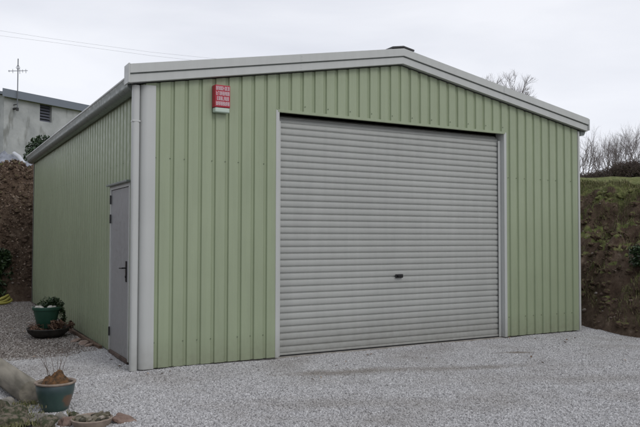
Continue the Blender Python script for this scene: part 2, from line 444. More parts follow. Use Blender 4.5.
def soil_mat():
    m=mat('bank_soil',(.05,.035,.025),.95,spec=.2); nt=m.node_tree; L=nt.links; b=nt.nodes['Principled BSDF']
    ge=N(m,'ShaderNodeNewGeometry')
    def no(s,d=8,r=.6):
        n=N(m,'ShaderNodeTexNoise'); n.inputs['Scale'].default_value=s; n.inputs['Detail'].default_value=d; n.inputs['Roughness'].default_value=r
        L.new(ge.outputs['Position'],n.inputs['Vector']); return n.outputs[0]
    def ramp(f,cols):
        c=N(m,'ShaderNodeValToRGB'); e=c.color_ramp.elements
        while len(e)<len(cols): e.new(.5)
        for i,(p,q) in enumerate(cols): e[i].position=p; e[i].color=(*q,1)
        L.new(f,c.inputs[0]); return c.outputs[0]
    soil=ramp(no(5,9,.7),[(.3,(.045,.030,.021)),(.44,(.092,.062,.044)),(.58,(.14,.10,.072)),(.72,(.27,.21,.16))])
    grass=ramp(no(9,6),[(.3,(.07,.08,.028)),(.5,(.15,.17,.058)),(.7,(.25,.24,.11))])
    sep=N(m,'ShaderNodeSeparateXYZ'); L.new(ge.outputs['Normal'],sep.inputs[0])
    sp=N(m,'ShaderNodeSeparateXYZ'); L.new(ge.outputs['Position'],sp.inputs[0])
    fz=N(m,'ShaderNodeMapRange'); fz.inputs[1].default_value=.4; fz.inputs[2].default_value=2.9; fz.inputs[1].default_value=.8; fz.inputs[2].default_value=2.5; fz.inputs[3].default_value=-.22; fz.inputs[4].default_value=.06; L.new(sp.outputs[2],fz.inputs[0])
    fn=N(m,'ShaderNodeMapRange'); fn.inputs[1].default_value=.6; fn.inputs[2].default_value=.97; fn.inputs[3].default_value=-.05; fn.inputs[4].default_value=.42; L.new(sep.outputs[2],fn.inputs[0])
    a=N(m,'ShaderNodeMath',operation='ADD'); L.new(fz.outputs[0],a.inputs[0]); L.new(fn.outputs[0],a.inputs[1])
    a2=N(m,'ShaderNodeMath',operation='ADD'); L.new(a.outputs[0],a2.inputs[0]); L.new(no(2.2,5),a2.inputs[1])
    # less grass at the back left, which is bare soil and leaf litter
    lx=N(m,'ShaderNodeMapRange'); lx.inputs[1].default_value=2; lx.inputs[2].default_value=5; lx.inputs[3].default_value=-.3; lx.inputs[4].default_value=0; L.new(sp.outputs[0],lx.inputs[0])
    a3=N(m,'ShaderNodeMath',operation='ADD'); L.new(a2.outputs[0],a3.inputs[0]); L.new(lx.outputs[0],a3.inputs[1])
    r=N(m,'ShaderNodeMapRange'); r.inputs[1].default_value=.48; r.inputs[2].default_value=.62; L.new(a3.outputs[0],r.inputs[0])
    mx=N(m,'ShaderNodeMixRGB'); L.new(r.outputs[0],mx.inputs[0]); L.new(soil,mx.inputs[1]); L.new(grass,mx.inputs[2]); L.new(mx.outputs[0],b.inputs['Base Color'])
    bp=N(m,'ShaderNodeBump'); bp.inputs['Strength'].default_value=1; bp.inputs['Distance'].default_value=.06; L.new(no(11,10,.7),bp.inputs['Height']); L.new(bp.outputs[0],b.inputs['Normal'])
    return m
SOIL=soil_mat()
tag(t.build('hillside',SOIL,smooth=True,angle=None),kind='structure')

# gravel yard
def gz(x,y):
    z=.016*ns(x,y,0,.9)+.008*ns(x,y,5,3.1)
    # pushed up a little along the walls
    if y<0: z+=.012*math.exp(-((-y)/.18)**2)*(1 if x<DA or x>DB else .1)
    return z-.004
def brown(x,y):
    """>0 where the older brown gravel lies"""
    return (y-1.6-.35*sstep(-.6,-.1,x)) + .35*ns(x,y,2,1.7)
gx=axis([(-5,-2,.4),(-2,8.4,.09),(8.4,9.4,.3)]); gy=axis([(-16,-5,.8),(-5,2.4,.09),(2.4,10.0,.25)])
def gravel_ground():
    m=mat('gravel_bed',(.3,.3,.3),.9,spec=.25); nt=m.node_tree; L=nt.links; b=nt.nodes['Principled BSDF']
    ge=N(m,'ShaderNodeNewGeometry')
    vo=N(m,'ShaderNodeTexVoronoi'); vo.inputs['Scale'].default_value=55; L.new(ge.outputs['Position'],vo.inputs['Vector'])
    bw=N(m,'ShaderNodeSeparateColor'); L.new(vo.outputs['Color'],bw.inputs[0])
    def ramp(f,cols):
        c=N(m,'ShaderNodeValToRGB'); e=c.color_ramp.elements
        while len(e)<len(cols): e.new(.5)
        for i,(p,q) in enumerate(cols): e[i].position=p; e[i].color=(*q,1)
        L.new(f,c.inputs[0]); return c.outputs[0]
    white=ramp(bw.outputs[0],[(0,(.17,.165,.17)),(.5,(.33,.325,.34)),(1,(.5,.5,.52))])
    br=ramp(bw.outputs[0],[(0,(.07,.055,.045)),(.5,(.16,.135,.115)),(1,(.3,.27,.24))])
    no=N(m,'ShaderNodeTexNoise'); no.inputs['Scale'].default_value=1.7; L.new(ge.outputs['Position'],no.inputs['Vector'])
    sp=N(m,'ShaderNodeSeparateXYZ'); L.new(ge.outputs['Position'],sp.inputs[0])
    at=N(m,'ShaderNodeAttribute'); at.attribute_name='brown'
    mx=N(m,'ShaderNodeMixRGB'); L.new(at.outputs['Fac'],mx.inputs[0]); L.new(white,mx.inputs[1]); L.new(br,mx.inputs[2])
    L.new(mx.outputs[0],b.inputs['Base Color'])
    bp=N(m,'ShaderNodeBump'); bp.inputs['Strength'].default_value=.9; bp.inputs['Distance'].default_value=.012; bp.invert=True
    L.new(vo.outputs['Distance'],bp.inputs['Height']); L.new(bp.outputs[0],b.inputs['Normal'])
    return m
g=MB(); n=len(gx); attr=[]
for y in gy:
    for x in gx:
        g.v.append((x,y,gz(x,y))); attr.append(min(1,max(0,brown(x,y)*5+.5)) if x<1 else 0)
for j in range(len(gy)-1):
    for i in range(n-1):
        g.f.append((j*n+i,j*n+i+1,(j+1)*n+i+1,(j+1)*n+i)); g.m.append(0)
yard=tag(g.build('gravel_yard',gravel_ground()),kind='structure')
for p in yard.data.polygons: p.use_smooth=True
a=yard.data.attributes.new('brown','FLOAT','POINT'); a.data.foreach_set('value',attr)

def scatter(name,cells_fn,density,smin,smax,material,seed,zoff=0.0):
    """loose crushed stone: geometry-node instances over a copy of the yard's surface"""
    o=MB(); st=.11
    y=-4.9
    while y<9.4:
        x=-2.2
        while x<7.9:
            if cells_fn(x+st/2,y+st/2):
                o.face([(x,y,gz(x,y)+zoff),(x+st,y,gz(x+st,y)+zoff),(x+st,y+st,gz(x+st,y+st)+zoff),(x,y+st,gz(x,y+st)+zoff)])
            x+=st
        y+=st
    ob=o.build(name,material)
    ng=bpy.data.node_groups.new(name,'GeometryNodeTree')
    ng.interface.new_socket('Geometry',in_out='INPUT',socket_type='NodeSocketGeometry')
    ng.interface.new_socket('Geometry',in_out='OUTPUT',socket_type='NodeSocketGeometry')
    A=lambda t:ng.nodes.new(t); L=ng.links
    gi=A('NodeGroupInput'); gout=A('NodeGroupOutput')
    dp=A('GeometryNodeDistributePointsOnFaces'); dp.inputs['Density'].default_value=density; dp.inputs['Seed'].default_value=seed
    L.new(gi.outputs[0],dp.inputs['Mesh'])
    ico=A('GeometryNodeMeshIcoSphere'); ico.inputs['Radius'].default_value=1; ico.inputs['Subdivisions'].default_value=1
    sp=A('GeometryNodeSetPosition'); L.new(ico.outputs[0],sp.inputs['Geometry'])
    rv=A('FunctionNodeRandomValue'); rv.data_type='FLOAT_VECTOR'; rv.inputs[0].default_value=(-.32,-.32,-.32); rv.inputs[1].default_value=(.32,.32,.32)
    L.new(rv.outputs[0],sp.inputs['Offset'])
    smt=A('GeometryNodeSetMaterial'); smt.inputs['Material'].default_value=material; L.new(sp.outputs[0],smt.inputs[0])
    iop=A('GeometryNodeInstanceOnPoints'); L.new(dp.outputs[0],iop.inputs['Points']); L.new(smt.outputs[0],iop.inputs['Instance'])
    rr_=A('FunctionNodeRandomValue'); rr_.data_type='FLOAT_VECTOR'; rr_.inputs[0].default_value=(0,0,0); rr_.inputs[1].default_value=(6.28,6.28,6.28); rr_.inputs['Seed'].default_value=3
    e2r=A('FunctionNodeEulerToRotation'); L.new(rr_.outputs[0],e2r.inputs[0]); L.new(e2r.outputs[0],iop.inputs['Rotation'])
    rs=A('FunctionNodeRandomValue'); rs.data_type='FLOAT_VECTOR'; rs.inputs[0].default_value=(smin,)*3; rs.inputs[1].default_value=(smax,)*3; rs.inputs['Seed'].default_value=9
    L.new(rs.outputs[0],iop.inputs['Scale'])
    L.new(iop.outputs[0],gout.inputs[0])
    md=ob.modifiers.new('scatter','NODES'); md.node_group=ng
    return ob
WHITEG=by_random('pale_crushed_stone',[(0,(.19,.185,.185)),(.12,(.33,.325,.325)),(.5,(.43,.425,.425)),(.88,(.53,.525,.53)),(1,(.68,.68,.68))],.85,'obj')
BROWNG=by_random('old_brown_gravel',[(0,(.06,.05,.045)),(.3,(.17,.145,.13)),(.6,(.25,.225,.205)),(.85,(.34,.315,.295)),(1,(.5,.48,.46))],.9,'obj')
def stain(m,patches,c):
    """dirt worked into the stone where wheels turn: fixed to the ground"""
    nt=m.node_tree; L=nt.links; b=nt.nodes['Principled BSDF']; src=b.inputs['Base Color'].links[0].from_socket
    ge=N(m,'ShaderNodeNewGeometry'); no=N(m,'ShaderNodeTexNoise'); no.inputs['Scale'].default_value=2.6; no.inputs['Detail'].default_value=6; L.new(ge.outputs['Position'],no.inputs['Vector'])
    acc=None
    for (px,py,ang,rx,ry,st_) in patches:
        mp=N(m,'ShaderNodeMapping',vector_type='TEXTURE'); mp.inputs['Location'].default_value=(px,py,0); mp.inputs['Rotation'].default_value=(0,0,ang); mp.inputs['Scale'].default_value=(rx,ry,1)
        L.new(ge.outputs['Position'],mp.inputs[0]); ln=N(m,'ShaderNodeVectorMath',operation='LENGTH'); L.new(mp.outputs[0],ln.inputs[0])
        ad=N(m,'ShaderNodeMath',operation='MULTIPLY_ADD'); L.new(no.outputs[0],ad.inputs[0]); ad.inputs[1].default_value=1.6; L.new(ln.outputs['Value'],ad.inputs[2])
        mr=N(m,'ShaderNodeMapRange'); mr.inputs[1].default_value=1.9; mr.inputs[2].default_value=1.0; mr.inputs[3].default_value=0; mr.inputs[4].default_value=st_; L.new(ad.outputs[0],mr.inputs[0])
        if acc is None: acc=mr.outputs[0]
        else:
            mx=N(m,'ShaderNodeMath',operation='MAXIMUM'); L.new(acc,mx.inputs[0]); L.new(mr.outputs[0],mx.inputs[1]); acc=mx.outputs[0]
    n2=N(m,'ShaderNodeTexNoise'); n2.inputs['Scale'].default_value=.9; n2.inputs['Detail'].default_value=5; L.new(ge.outputs['Position'],n2.inputs['Vector'])
    m2=N(m,'ShaderNodeMapRange'); m2.inputs[1].default_value=.5; m2.inputs[2].default_value=.7; m2.inputs[3].default_value=0; m2.inputs[4].default_value=.35; L.new(n2.outputs[0],m2.inputs[0])
    mm=N(m,'ShaderNodeMath',operation='MAXIMUM'); L.new(acc,mm.inputs[0]); L.new(m2.outputs[0],mm.inputs[1])
    mix=N(m,'ShaderNodeMixRGB'); L.new(mm.outputs[0],mix.inputs[0]); L.new(src,mix.inputs[1]); mix.inputs[2].default_value=(*c,1); L.new(mix.outputs[0],b.inputs['Base Color'])
PATCH=[(2.0,-1.07,-.33,1.0,.2,.7),(3.2,-1.47,-.3,1.0,.18,.6),(4.47,-1.0,-.25,.4,.08,.9),(1.2,-2.3,-.5,1.6,.25,.35),(4.2,-2.7,-.45,2.2,.3,.3)]
stain(WHITEG,PATCH,(.205,.18,.15)); stain(yard.data.materials[0],PATCH,(.15,.13,.105))
def in_shed(x,y): return -.0<x<W+.0 and y>-.0 and not (DA-.02<x<DB+.02 and y<.06)
def white_cell(x,y):
    if in_shed(x,y) or brown(x,y)>0 or x>xr(y)+.25 or x>7.8: return False
    if x>1 and y<-4.6: return False
    if x<-2.1: return False
    return y<2.4
def brown_cell(x,y):
    return (not in_shed(x,y)) and brown(x,y)>-.25 and -1.9<x<.0 and y<9.4
so=tag(scatter('pale_gravel',white_cell,6200,.005,.0115,WHITEG,1,.001),'loose pale grey crushed stone spread over the yard before the garage','gravel',kind='stuff')
bo=tag(scatter('brown_gravel',brown_cell,2600,.007,.016,BROWNG,2,.001),'older brown gravel along the left side wall of the garage','gravel',kind='stuff')

# ------------------------------------------------------------------ foliage helpers
def leaf_cloud(mb,c,rad,n,size,seed,flat=1.0,shell=.4,lobes=7):
    r=random.Random(seed); c=Vector(c)
    cs=[(c,1.0)]+[(c+Vector((r.uniform(-1,1)*rad[0],r.uniform(-1,1)*rad[1],r.uniform(-.7,1)*rad[2]))*.65,r.uniform(.3,.55)) for _ in range(lobes)]
    for _ in range(n):
        q,k=r.choice(cs[1:]) if r.random()<.8 else cs[0]
        d=Vector((r.gauss(0,1),r.gauss(0,1),r.gauss(0,1))).normalized()*(r.random()**shell)
        p=q+Vector((d.x*rad[0],d.y*rad[1],d.z*rad[2]))*k
        s=size*r.uniform(.6,1.4)
        M=Euler((r.uniform(-1,1),r.uniform(-1,1),r.uniform(0,6.3))).to_matrix()
        a=M@Vector((s,0,0)); b=M@Vector((0,s*.45,0)); u=M@Vector((0,0,s*.12))
        mb.face([p-a,p-b+u,p+a,p+b+u])
def blades(mb,pts,h,seed,w=.004,lean=.5,down=None):
    r=random.Random(seed)
    for p in pts:
        p=Vector(p); hh=h*r.uniform(.5,1.3); a=r.uniform(0,6.28); l=Vector((math.cos(a),math.sin(a),0))*lean*hh*r.uniform(.2,1)
        if down is not None: l+=Vector(down)*hh*r.uniform(.2,.9)
        s=Vector((-math.sin(a),math.cos(a),0))*w
        m_=p+Vector((0,0,hh*.6))+l*.35; e=p+Vector((0,0,hh*.85))+l
        mb.face([p-s,p+s,m_+s*.7,m_-s*.7]); mb.face([m_-s*.7,m_+s*.7,e])
GRASSM=by_random('bank_grass',[(0,(.05,.06,.02)),(.35,(.12,.13,.042)),(.7,(.20,.20,.08)),(1,(.34,.29,.18))],.8)
LITTER=by_random('dead_leaves',[(0,(.06,.04,.028)),(.4,(.13,.085,.055)),(.8,(.24,.17,.12)),(1,(.42,.34,.27))],.85)
DKLEAF=by_random('dark_green_leaves',[(0,(.012,.026,.009)),(.6,(.028,.055,.018)),(1,(.05,.09,.03))],.5)
# tufts and litter over the banks
r=random.Random(11)
gr=MB(); P=[]; P2=[]; n_=0
while n_<560:
    x=r.uniform(7.0,11.2); y=r.uniform(-1.8,4.2); d=x-xr(y)
    if d<.15 or d>3.2: continue
    k=.3+ns(x,y,4,1.4)*.9+ns(x,y,8,4)*.5+ (.35 if d>1.2 else 0)
    if r.random()>k: continue
    n_+=1; rad_=r.uniform(.04,.16)
    for _ in range(int(rad_*480)):
        a=x+r.gauss(0,rad_)*.8; b=y+r.gauss(0,rad_); 
        if a-xr(b)>.03: P.append((a,b,hill(a,b)-.01))
while len(P2)<9000:
    x=r.uniform(8.6,11.4); y=r.uniform(-1.8,4.4); d=x-xr(y)
    if 1.8<d<3.4: P2.append((x,y,hill(x,y)-.01))
blades(gr,P,.12,3,.004,.8,(-.6,-.3,-.45))
blades(gr,P2,.06,5,.004,.6)
tag(gr.build('bank_grass',GRASSM),'short rough grass growing over the crest and face of the right bank','grass',kind='stuff')
li=MB()
for _ in range(9500):
    if r.random()<.62: x=r.uniform(-1.6,.45); y=9.42+abs(r.gauss(0,.9)); 
    else: x=r.uniform(7.1,10); y=r.uniform(-1.8,3.5)
    if y>12: continue
    d=max(x-xr(y),y-9.35)
    if d<.03: continue
    if x<1 and r.random()>.35+.65*hill(x,y)/3.1: continue
    if x>1 and r.random()<.55: continue
    z=hill(x,y)+.012; s=r.uniform(.012,.036)*(1.25 if x<1 else .7)
    M=Euler((r.uniform(-.9,.9)+(.8 if x<1 else 0),r.uniform(-.9,.9),r.uniform(0,6.3))).to_matrix()
    p=Vector((x,y,z)); a=M@Vector((s,0,0)); b=M@Vector((0,s*.6,0)); u=M@Vector((0,0,s*.3))
    li.face([p-a,p-b+u,p+a,p+b+u])
tag(li.build('leaf_litter',LITTER),'dead brown leaves and clods strewn over the earth banks','leaf litter',kind='stuff')
# small stones and clods in the banks
STONES=by_random('bank_stones',[(0,(.06,.04,.03)),(.6,(.13,.09,.07)),(1,(.3,.27,.24))],.9)
def lump(mb,c,s,seed,sub=1,amp=.28,rot=None):
    bm=bmesh.new(); bmesh.ops.create_icosphere(bm,subdivisions=sub,radius=1)
    rr=random.Random(seed); M=(rot or Euler((rr.uniform(0,.4),rr.uniform(0,.4),rr.uniform(0,6.3)))).to_matrix()
    n=len(mb.v)
    for v in bm.verts:
        p=v.co.copy(); q=p+Vector((seed*3.7,seed*1.3,0))
        p*=1+amp*noise.noise(q*1.3)*1.4+amp*.55*noise.noise(q*3.1)+amp*.3*noise.noise(q*7)+amp*.18*noise.noise(q*17)
        p=Vector((p.x*s[0],p.y*s[1],p.z*s[2])); mb.v.append(tuple(M@p+Vector(c)))
    for f in bm.faces: mb.f.append(tuple(n+v.index for v in f.verts)); mb.m.append(0)
    bm.free()
st=MB(); cl=MB()
for i in range(520):
    if i%3: x=r.uniform(7.1,9.5); y=r.uniform(-1.7,3)
    else: x=r.uniform(-1.5,.5); y=r.uniform(9.35,10.6)
    d=max(x-xr(y),y-9.35)
    if d<0: continue
    s=r.uniform(.008,.028) if d>.3 else r.uniform(.015,.05)
    lump(st,(x,y,hill(x,y)),(s,s*.8,s*.6),i)
for i in range(900):
    x=r.uniform(7.1,9.4); y=r.uniform(-1.7,3.6) 
    if i%4==0: x=r.uniform(-1.5,.5); y=r.uniform(9.4,10.7)
    d=max(x-xr(y),y-9.35)
    if d<.02: continue
    s_=r.uniform(.02,.075)
    lump(cl,(x,y,hill(x,y)+s_*.1),(s_,s_*.8,s_*.7),i+700,2,.4)
tag(cl.build('soil_clods',SOIL),'broken lumps of earth on the faces of the soil banks','earth clods',kind='stuff')
tag(st.build('bank_stones',STONES),'small stones and clods embedded in the soil banks','stones',kind='stuff')

# dark green shrub at the foot of the left bank
def shrub(name,c,rad,n,size,label,seed,stems=6,m=None):
    c=Vector(c); e_=empty(name,c,label,'shrub')
    f=MB(); leaf_cloud(f,c+Vector((0,0,rad[2]*.9)),rad,n,size,seed); f.build('foliage',m or DKLEAF,e_)
    rr=random.Random(seed); s=MB()
    for _ in range(stems):
        a=rr.uniform(0,6.28); s.tube([c,c+Vector((math.cos(a)*rad[0]*.3,math.sin(a)*rad[1]*.3,rad[2]*.7)),c+Vector((math.cos(a)*rad[0]*.6,math.sin(a)*rad[1]*.6,rad[2]*1.4))],[.012,.008,.004],5)
    s.build('stem',BARK,e_); return e_
BARK=noisy('bark',(.05,.04,.033),(.12,.10,.085),14,.95,bump=.6)
TWIG=mat('bare_twigs',(.17,.145,.145),.9)
shrub('evergreen_shrub',(-.80,9.40,.0),(.48,.28,.66),3200,.05,'dark green leafy shrub at the foot of the earth bank behind the garage',5)

for (px_,py_,rx_,rz_,lb_,sd_) in ((7.93,-.3,.22,.2,'small dark green leafy clump growing low on the right bank at the picture edge',51),):
    shrub('bank_shrub',(px_,py_,hill(px_,py_)),(rx_,rx_*1.2,rz_),1100,.028,lb_,sd_,4)
# ------------------------------------------------------------------ bare trees
def bare_tree(name,base,h,spread,label,seed,group=None,levels=4,tr=.13,nb=5,trunk_f=.28,lean=0,env=None):
    rr=random.Random(seed); b=Vector(base)
    e_=empty(name,b,label,'tree',group); T=MB(); C=MB()
    top=b+Vector((lean*h*trunk_f,0,h*trunk_f))
    T.tube([b-Vector((0,0,.5)),b,b.lerp(top,.5)+Vector((rr.uniform(-.08,.08),0,0)),top],[tr*1.35,tr*1.15,tr*.95,tr*.85],8)
    T.build('trunk',BARK,e_)
    def branch(p,d,L,rad,lv):
        pts=[p]; q=p; dd=d.copy(); k=4
        for i in range(k):
            dd=(dd+Vector((rr.gauss(0,.13),rr.gauss(0,.13),rr.gauss(0,.10)+.035))).normalized()
            q=q+dd*L/k
            if env:
                c_,er,ez=env; v=q-Vector(c_)
                if (v.x*v.x+v.y*v.y)/er**2+(v.z/ez)**2>rr.uniform(.85,1.12): break
            pts.append(q)
        if len(pts)<2: return
        k=len(pts)-1
        C.tube(pts,[rad*(1-.17*i) for i in range(k+1)],5 if lv<2 else 3,cap=False)
        if lv>=levels: return
        n=nb if lv<levels-1 else nb+1
        for i in range(n):
            t=.3+.7*(i+rr.random()*.6)/n; idx=min(k-1,int(t*k)); pp=pts[idx].lerp(pts[idx+1],min(1,t*k-idx))
            ax=Vector((rr.gauss(0,1),rr.gauss(0,1),rr.gauss(0,1))).normalized()
            nd=(dd+ax*rr.uniform(.5,.95)); nd=Vector((nd.x*spread,nd.y*spread,nd.z+.06)).normalized()
            branch(pp,nd,L*rr.uniform(.5,.75),rad*.5,lv+1)
    for i in range(nb):
        a=6.28*i/nb+rr.uniform(-.4,.4); d=Vector((math.cos(a)*.62*spread,math.sin(a)*.62*spread,1)).normalized()
        branch(top-Vector((0,0,rr.uniform(0,.15)*h*trunk_f)),d,h*(1-trunk_f)*rr.uniform(.42,.52),tr*.55,1)
    C.build('crown',TWIG,e_); return e_
# positions from bearing (pixel x) and distance, camera at (-2.01,-7.60)
CAMP=Vector((-2.0136,-7.597,1.4584)); YAW=.5086
def bearing(px,depth):
    k=(px-320)/703.4; f=Vector((math.sin(YAW),math.cos(YAW))); rt=Vector((math.cos(YAW),-math.sin(YAW)))
    v=f*depth+rt*depth*k; return CAMP.x+v.x,CAMP.y+v.y
def ground(x,y): return hill(x,y)
x,y=bearing(507,46); z=ground(x,y)
bare_tree('bare_tree',(x,y,z),13.1-z,.95,'leafless round-crowned tree showing above the right slope of the garage roof',24,levels=5,nb=5,tr=.13,trunk_f=.5,env=((x,y,10.35),2.45,2.25))
rowT=[(587,44,4.2,'leafless tree just right of the garage roof end, close to the corner'),
      (604,50,4.7,'thin leafless tree standing alone between the garage corner and the tree row'),
      (618,47,4.9,'leafless hedgerow tree third from the garage corner'),
      (630,50,5.3,'leafless hedgerow tree fourth from the garage corner'),
      (641,46,5.1,'leafless hedgerow tree nearest the right edge of the picture'),
      (574,52,4.2,'leafless tree mostly hidden behind the right end of the garage'),
      (660,49,4.8,'leafless hedgerow tree beyond the right edge of the picture')]
for i,(px,dp_,h_,lb) in enumerate(rowT):
    x,y=bearing(px,dp_); z=ground(x,y)
    bare_tree('bare_tree',(x,y,z-.1),h_+.6,.8 if i!=1 else .45,lb,40+i,'leafless trees along the field hedge',levels=5 if i!=1 else 4,tr=.08,nb=4,trunk_f=.2)
# hedge of brambles in front of the trees
hx0,hy0=bearing(560,35); hx1,hy1=bearing(690,32)
he=MB(); hl=MB(); rr=random.Random(9)
for i in range(9000):
    t_=rr.random(); x=hx0+(hx1-hx0)*t_+rr.gauss(0,.35); y=hy0+(hy1-hy0)*t_+rr.gauss(0,.35); z=ground(x,y)
    hgt=.95+.6*ns(x,y,0,.35)
    a=rr.uniform(0,6.28); l=rr.uniform(.2,.6); p=Vector((x,y,z+rr.uniform(0,hgt)))
    he.tube([p,p+Vector((math.cos(a)*l*.5,math.sin(a)*l*.5,l*.35)),p+Vector((math.cos(a)*l,math.sin(a)*l,l*.3*rr.uniform(-1,1)))],[.010,.007,.004],3,cap=False)
hd_=empty('field_hedge',((hx0+hx1)/2,(hy0+hy1)/2,ground((hx0+hx1)/2,(hy0+hy1)/2)),'low brown bramble hedge along the field edge under the leafless trees','hedge')
he.build('stem',mat('bramble_stems',(.075,.055,.045),.9),hd_)
for i in range(16000):
    t_=rr.random(); x=hx0+(hx1-hx0)*t_+rr.gauss(0,.33); y=hy0+(hy1-hy0)*t_+rr.gauss(0,.33); z=ground(x,y)+rr.uniform(0,.8+.6*ns(x,y,0,.35)); s=rr.uniform(.02,.06)
    M=Euler((rr.uniform(-1.5,1.5),rr.uniform(-1.5,1.5),rr.uniform(0,6.3))).to_matrix(); p=Vector((x,y,z))
    hl.face([p-M@Vector((s,0,0)),p-M@Vector((0,s*.6,0)),p+M@Vector((s,0,0)),p+M@Vector((0,s*.6,0))])
hl.build('foliage',by_random('bramble_leaves',[(0,(.03,.03,.015)),(.5,(.065,.055,.03)),(1,(.10,.075,.045))],.8),hd_)
# ------------------------------------------------------------------ stone barn on the hill
bd=empty('stone_barn',(0,0,0),'old grey rendered building with a slate blue roof behind the left bank','building')
def dpt(px,py,dep):   # point on the sight line, used only to size the building from the survey
    cp,sp_=math.cos(.0329),math.sin(.0329); f=Vector((math.sin(YAW)*cp,math.cos(YAW)*cp,sp_)); rt=Vector((math.cos(YAW),-math.sin(YAW),0)); u=rt.cross(f)
    return CAMP+f*dep+rt*dep*(px-320)/703.4-u*dep*(py-213.5)/703.4
A_=dpt(4,96,30); B_=dpt(80,110.5,33.4); zt_=(A_.z+B_.z)/2
A2=Vector((A_.x,A_.y,0)); U=(Vector((B_.x,B_.y,0))-A2).normalized(); V=Vector((-U.y,U.x,0))
if V.dot(Vector((math.sin(YAW),math.cos(YAW),0)))<0: V=-V
Lb=8.5; Db=5; zb_=ground(A_.x,A_.y)-.6
bd.location=(A_.x,A_.y,zb_+.6)
def bp_(u,v,z): q=A2+U*u+V*v; return (q.x,q.y,z)
def render_mat():
    m=noisy('old_lime_render',(.33,.345,.35),(.45,.465,.465),1.3,.95,detail=9,bump=.5,bscale=7,bdist=.03)
    nt=m.node_tree; L=nt.links; b=nt.nodes['Principled BSDF']; src=b.inputs['Base Color'].links[0].from_socket
    ge=N(m,'ShaderNodeNewGeometry'); mp=N(m,'ShaderNodeMapping'); mp.inputs['Scale'].default_value=(1.6,1.6,.45); L.new(ge.outputs['Position'],mp.inputs[0])
    no=N(m,'ShaderNodeTexNoise'); no.inputs['Scale'].default_value=2.0; no.inputs['Detail'].default_value=8; L.new(mp.outputs[0],no.inputs['Vector'])
    mr=N(m,'ShaderNodeMapRange'); mr.inputs[1].default_value=.54; mr.inputs[2].default_value=.66; mr.inputs[4].default_value=.75; L.new(no.outputs[0],mr.inputs[0])
    mx=N(m,'ShaderNodeMixRGB'); L.new(mr.outputs[0],mx.inputs[0]); L.new(src,mx.inputs[1]); mx.inputs[2].default_value=(.17,.175,.16,1); L.new(mx.outputs[0],b.inputs['Base Color'])
    return m
REND=render_mat()
wu0,wu1,wz0,wz1=None,None,None,None
# window opening located from bearings 38..51
def u_at(px):
    d=dpt(px,200,1)-CAMP; d=Vector((d.x,d.y)); c=Vector((CAMP.x,CAMP.y)); a=Vector((A2.x,A2.y)); uu=Vector((U.x,U.y))
    # c + t d = a + u uu
    det=d.x*(-uu.y)+uu.x*d.y; rx,ry=a.x-c.x,a.y-c.y
    t=(rx*(-uu.y)+uu.x*ry)/det; q=c+d*t; return (q-a).dot(uu),t
(wu0,t0),(wu1,t1)=u_at(38.5),u_at(50.5)
wz1=CAMP.z+(238.5-105.5)/703.4*t0; wz0=CAMP.z+(238.5-123)/703.4*t0
w=MB()
def quad(u0,u1,z0,z1,v=0): w.face([bp_(u0,v,z0),bp_(u1,v,z0),bp_(u1,v,z1),bp_(u0,v,z1)])
quad(0,wu0,zb_,zt_); quad(wu1,Lb,zb_,zt_); quad(wu0,wu1,zb_,wz0); quad(wu0,wu1,wz1,zt_)
for a,b in (((wu0,wz0),(wu1,wz0)),((wu1,wz0),(wu1,wz1)),((wu1,wz1),(wu0,wz1)),((wu0,wz1),(wu0,wz0))):
    w.face([bp_(a[0],0,a[1]),bp_(b[0],0,b[1]),bp_(b[0],.22,b[1]),bp_(a[0],.22,a[1])])
w.face([bp_(0,0,zb_),bp_(0,Db,zb_),bp_(0,Db,zt_),bp_(0,Db/2,zt_+.5),bp_(0,0,zt_)])
w.face([bp_(Lb,0,zb_),bp_(Lb,Db,zb_),bp_(Lb,Db,zt_),bp_(Lb,Db/2,zt_+.5),bp_(Lb,0,zt_)])
w.face([bp_(0,Db,zb_),bp_(Lb,Db,zb_),bp_(Lb,Db,zt_),bp_(0,Db,zt_)])
w.build('wall',REND,bd)
SLATE=noisy('slate',(.13,.15,.18),(.22,.25,.29),6,.6,bump=.3)
rf=MB()
for v0,v1,z0,z1 in ((-.18,Db/2,zt_+.0,zt_+.52),(Db/2,Db+.18,zt_+.52,zt_+.0)):
    n=len(rf.v)
    for u in (-.2,Lb+.2):
        for v,z in ((v0,z0),(v1,z1),(v1,z1+.12),(v0,z0+.12)): rf.v.append(bp_(u,v,z))
    for q in ((0,1,2,3),(7,6,5,4),(0,4,5,1),(1,5,6,2),(2,6,7,3),(3,7,4,0)): rf.f.append(tuple(n+i for i in q)); rf.m.append(0)
rf.build('roof',SLATE,bd)
fa=MB(); n=0
fa.v=[bp_(u,v,z) for u in (-.21,Lb+.21) for v,z in ((-.20,zt_-.08),(-.185,zt_-.08),(-.185,zt_+.26),(-.20,zt_+.26))]
fa.f=[(0,1,2,3),(7,6,5,4),(0,4,5,1),(1,5,6,2),(2,6,7,3),(3,7,4,0)]; fa.m=[0]*6
fa.build('fascia',mat('slate_blue_fascia',(.17,.195,.235),.6),bd)
wn=MB()
for i in range(6):
    z0=wz0+(wz1-wz0)*i/6; z1=z0+(wz1-wz0)/6*.75
    wn.face([bp_(wu0+.03,.06,z0),bp_(wu1-.03,.06,z0),bp_(wu1-.03,.13,z1),bp_(wu0+.03,.13,z1)])
wn.face([bp_(wu0,.19,wz0),bp_(wu1,.19,wz0),bp_(wu1,.19,wz1),bp_(wu0,.19,wz1)])
wo=wn.build('window',mat('dark_louvres',(.085,.09,.115),.6),bd)
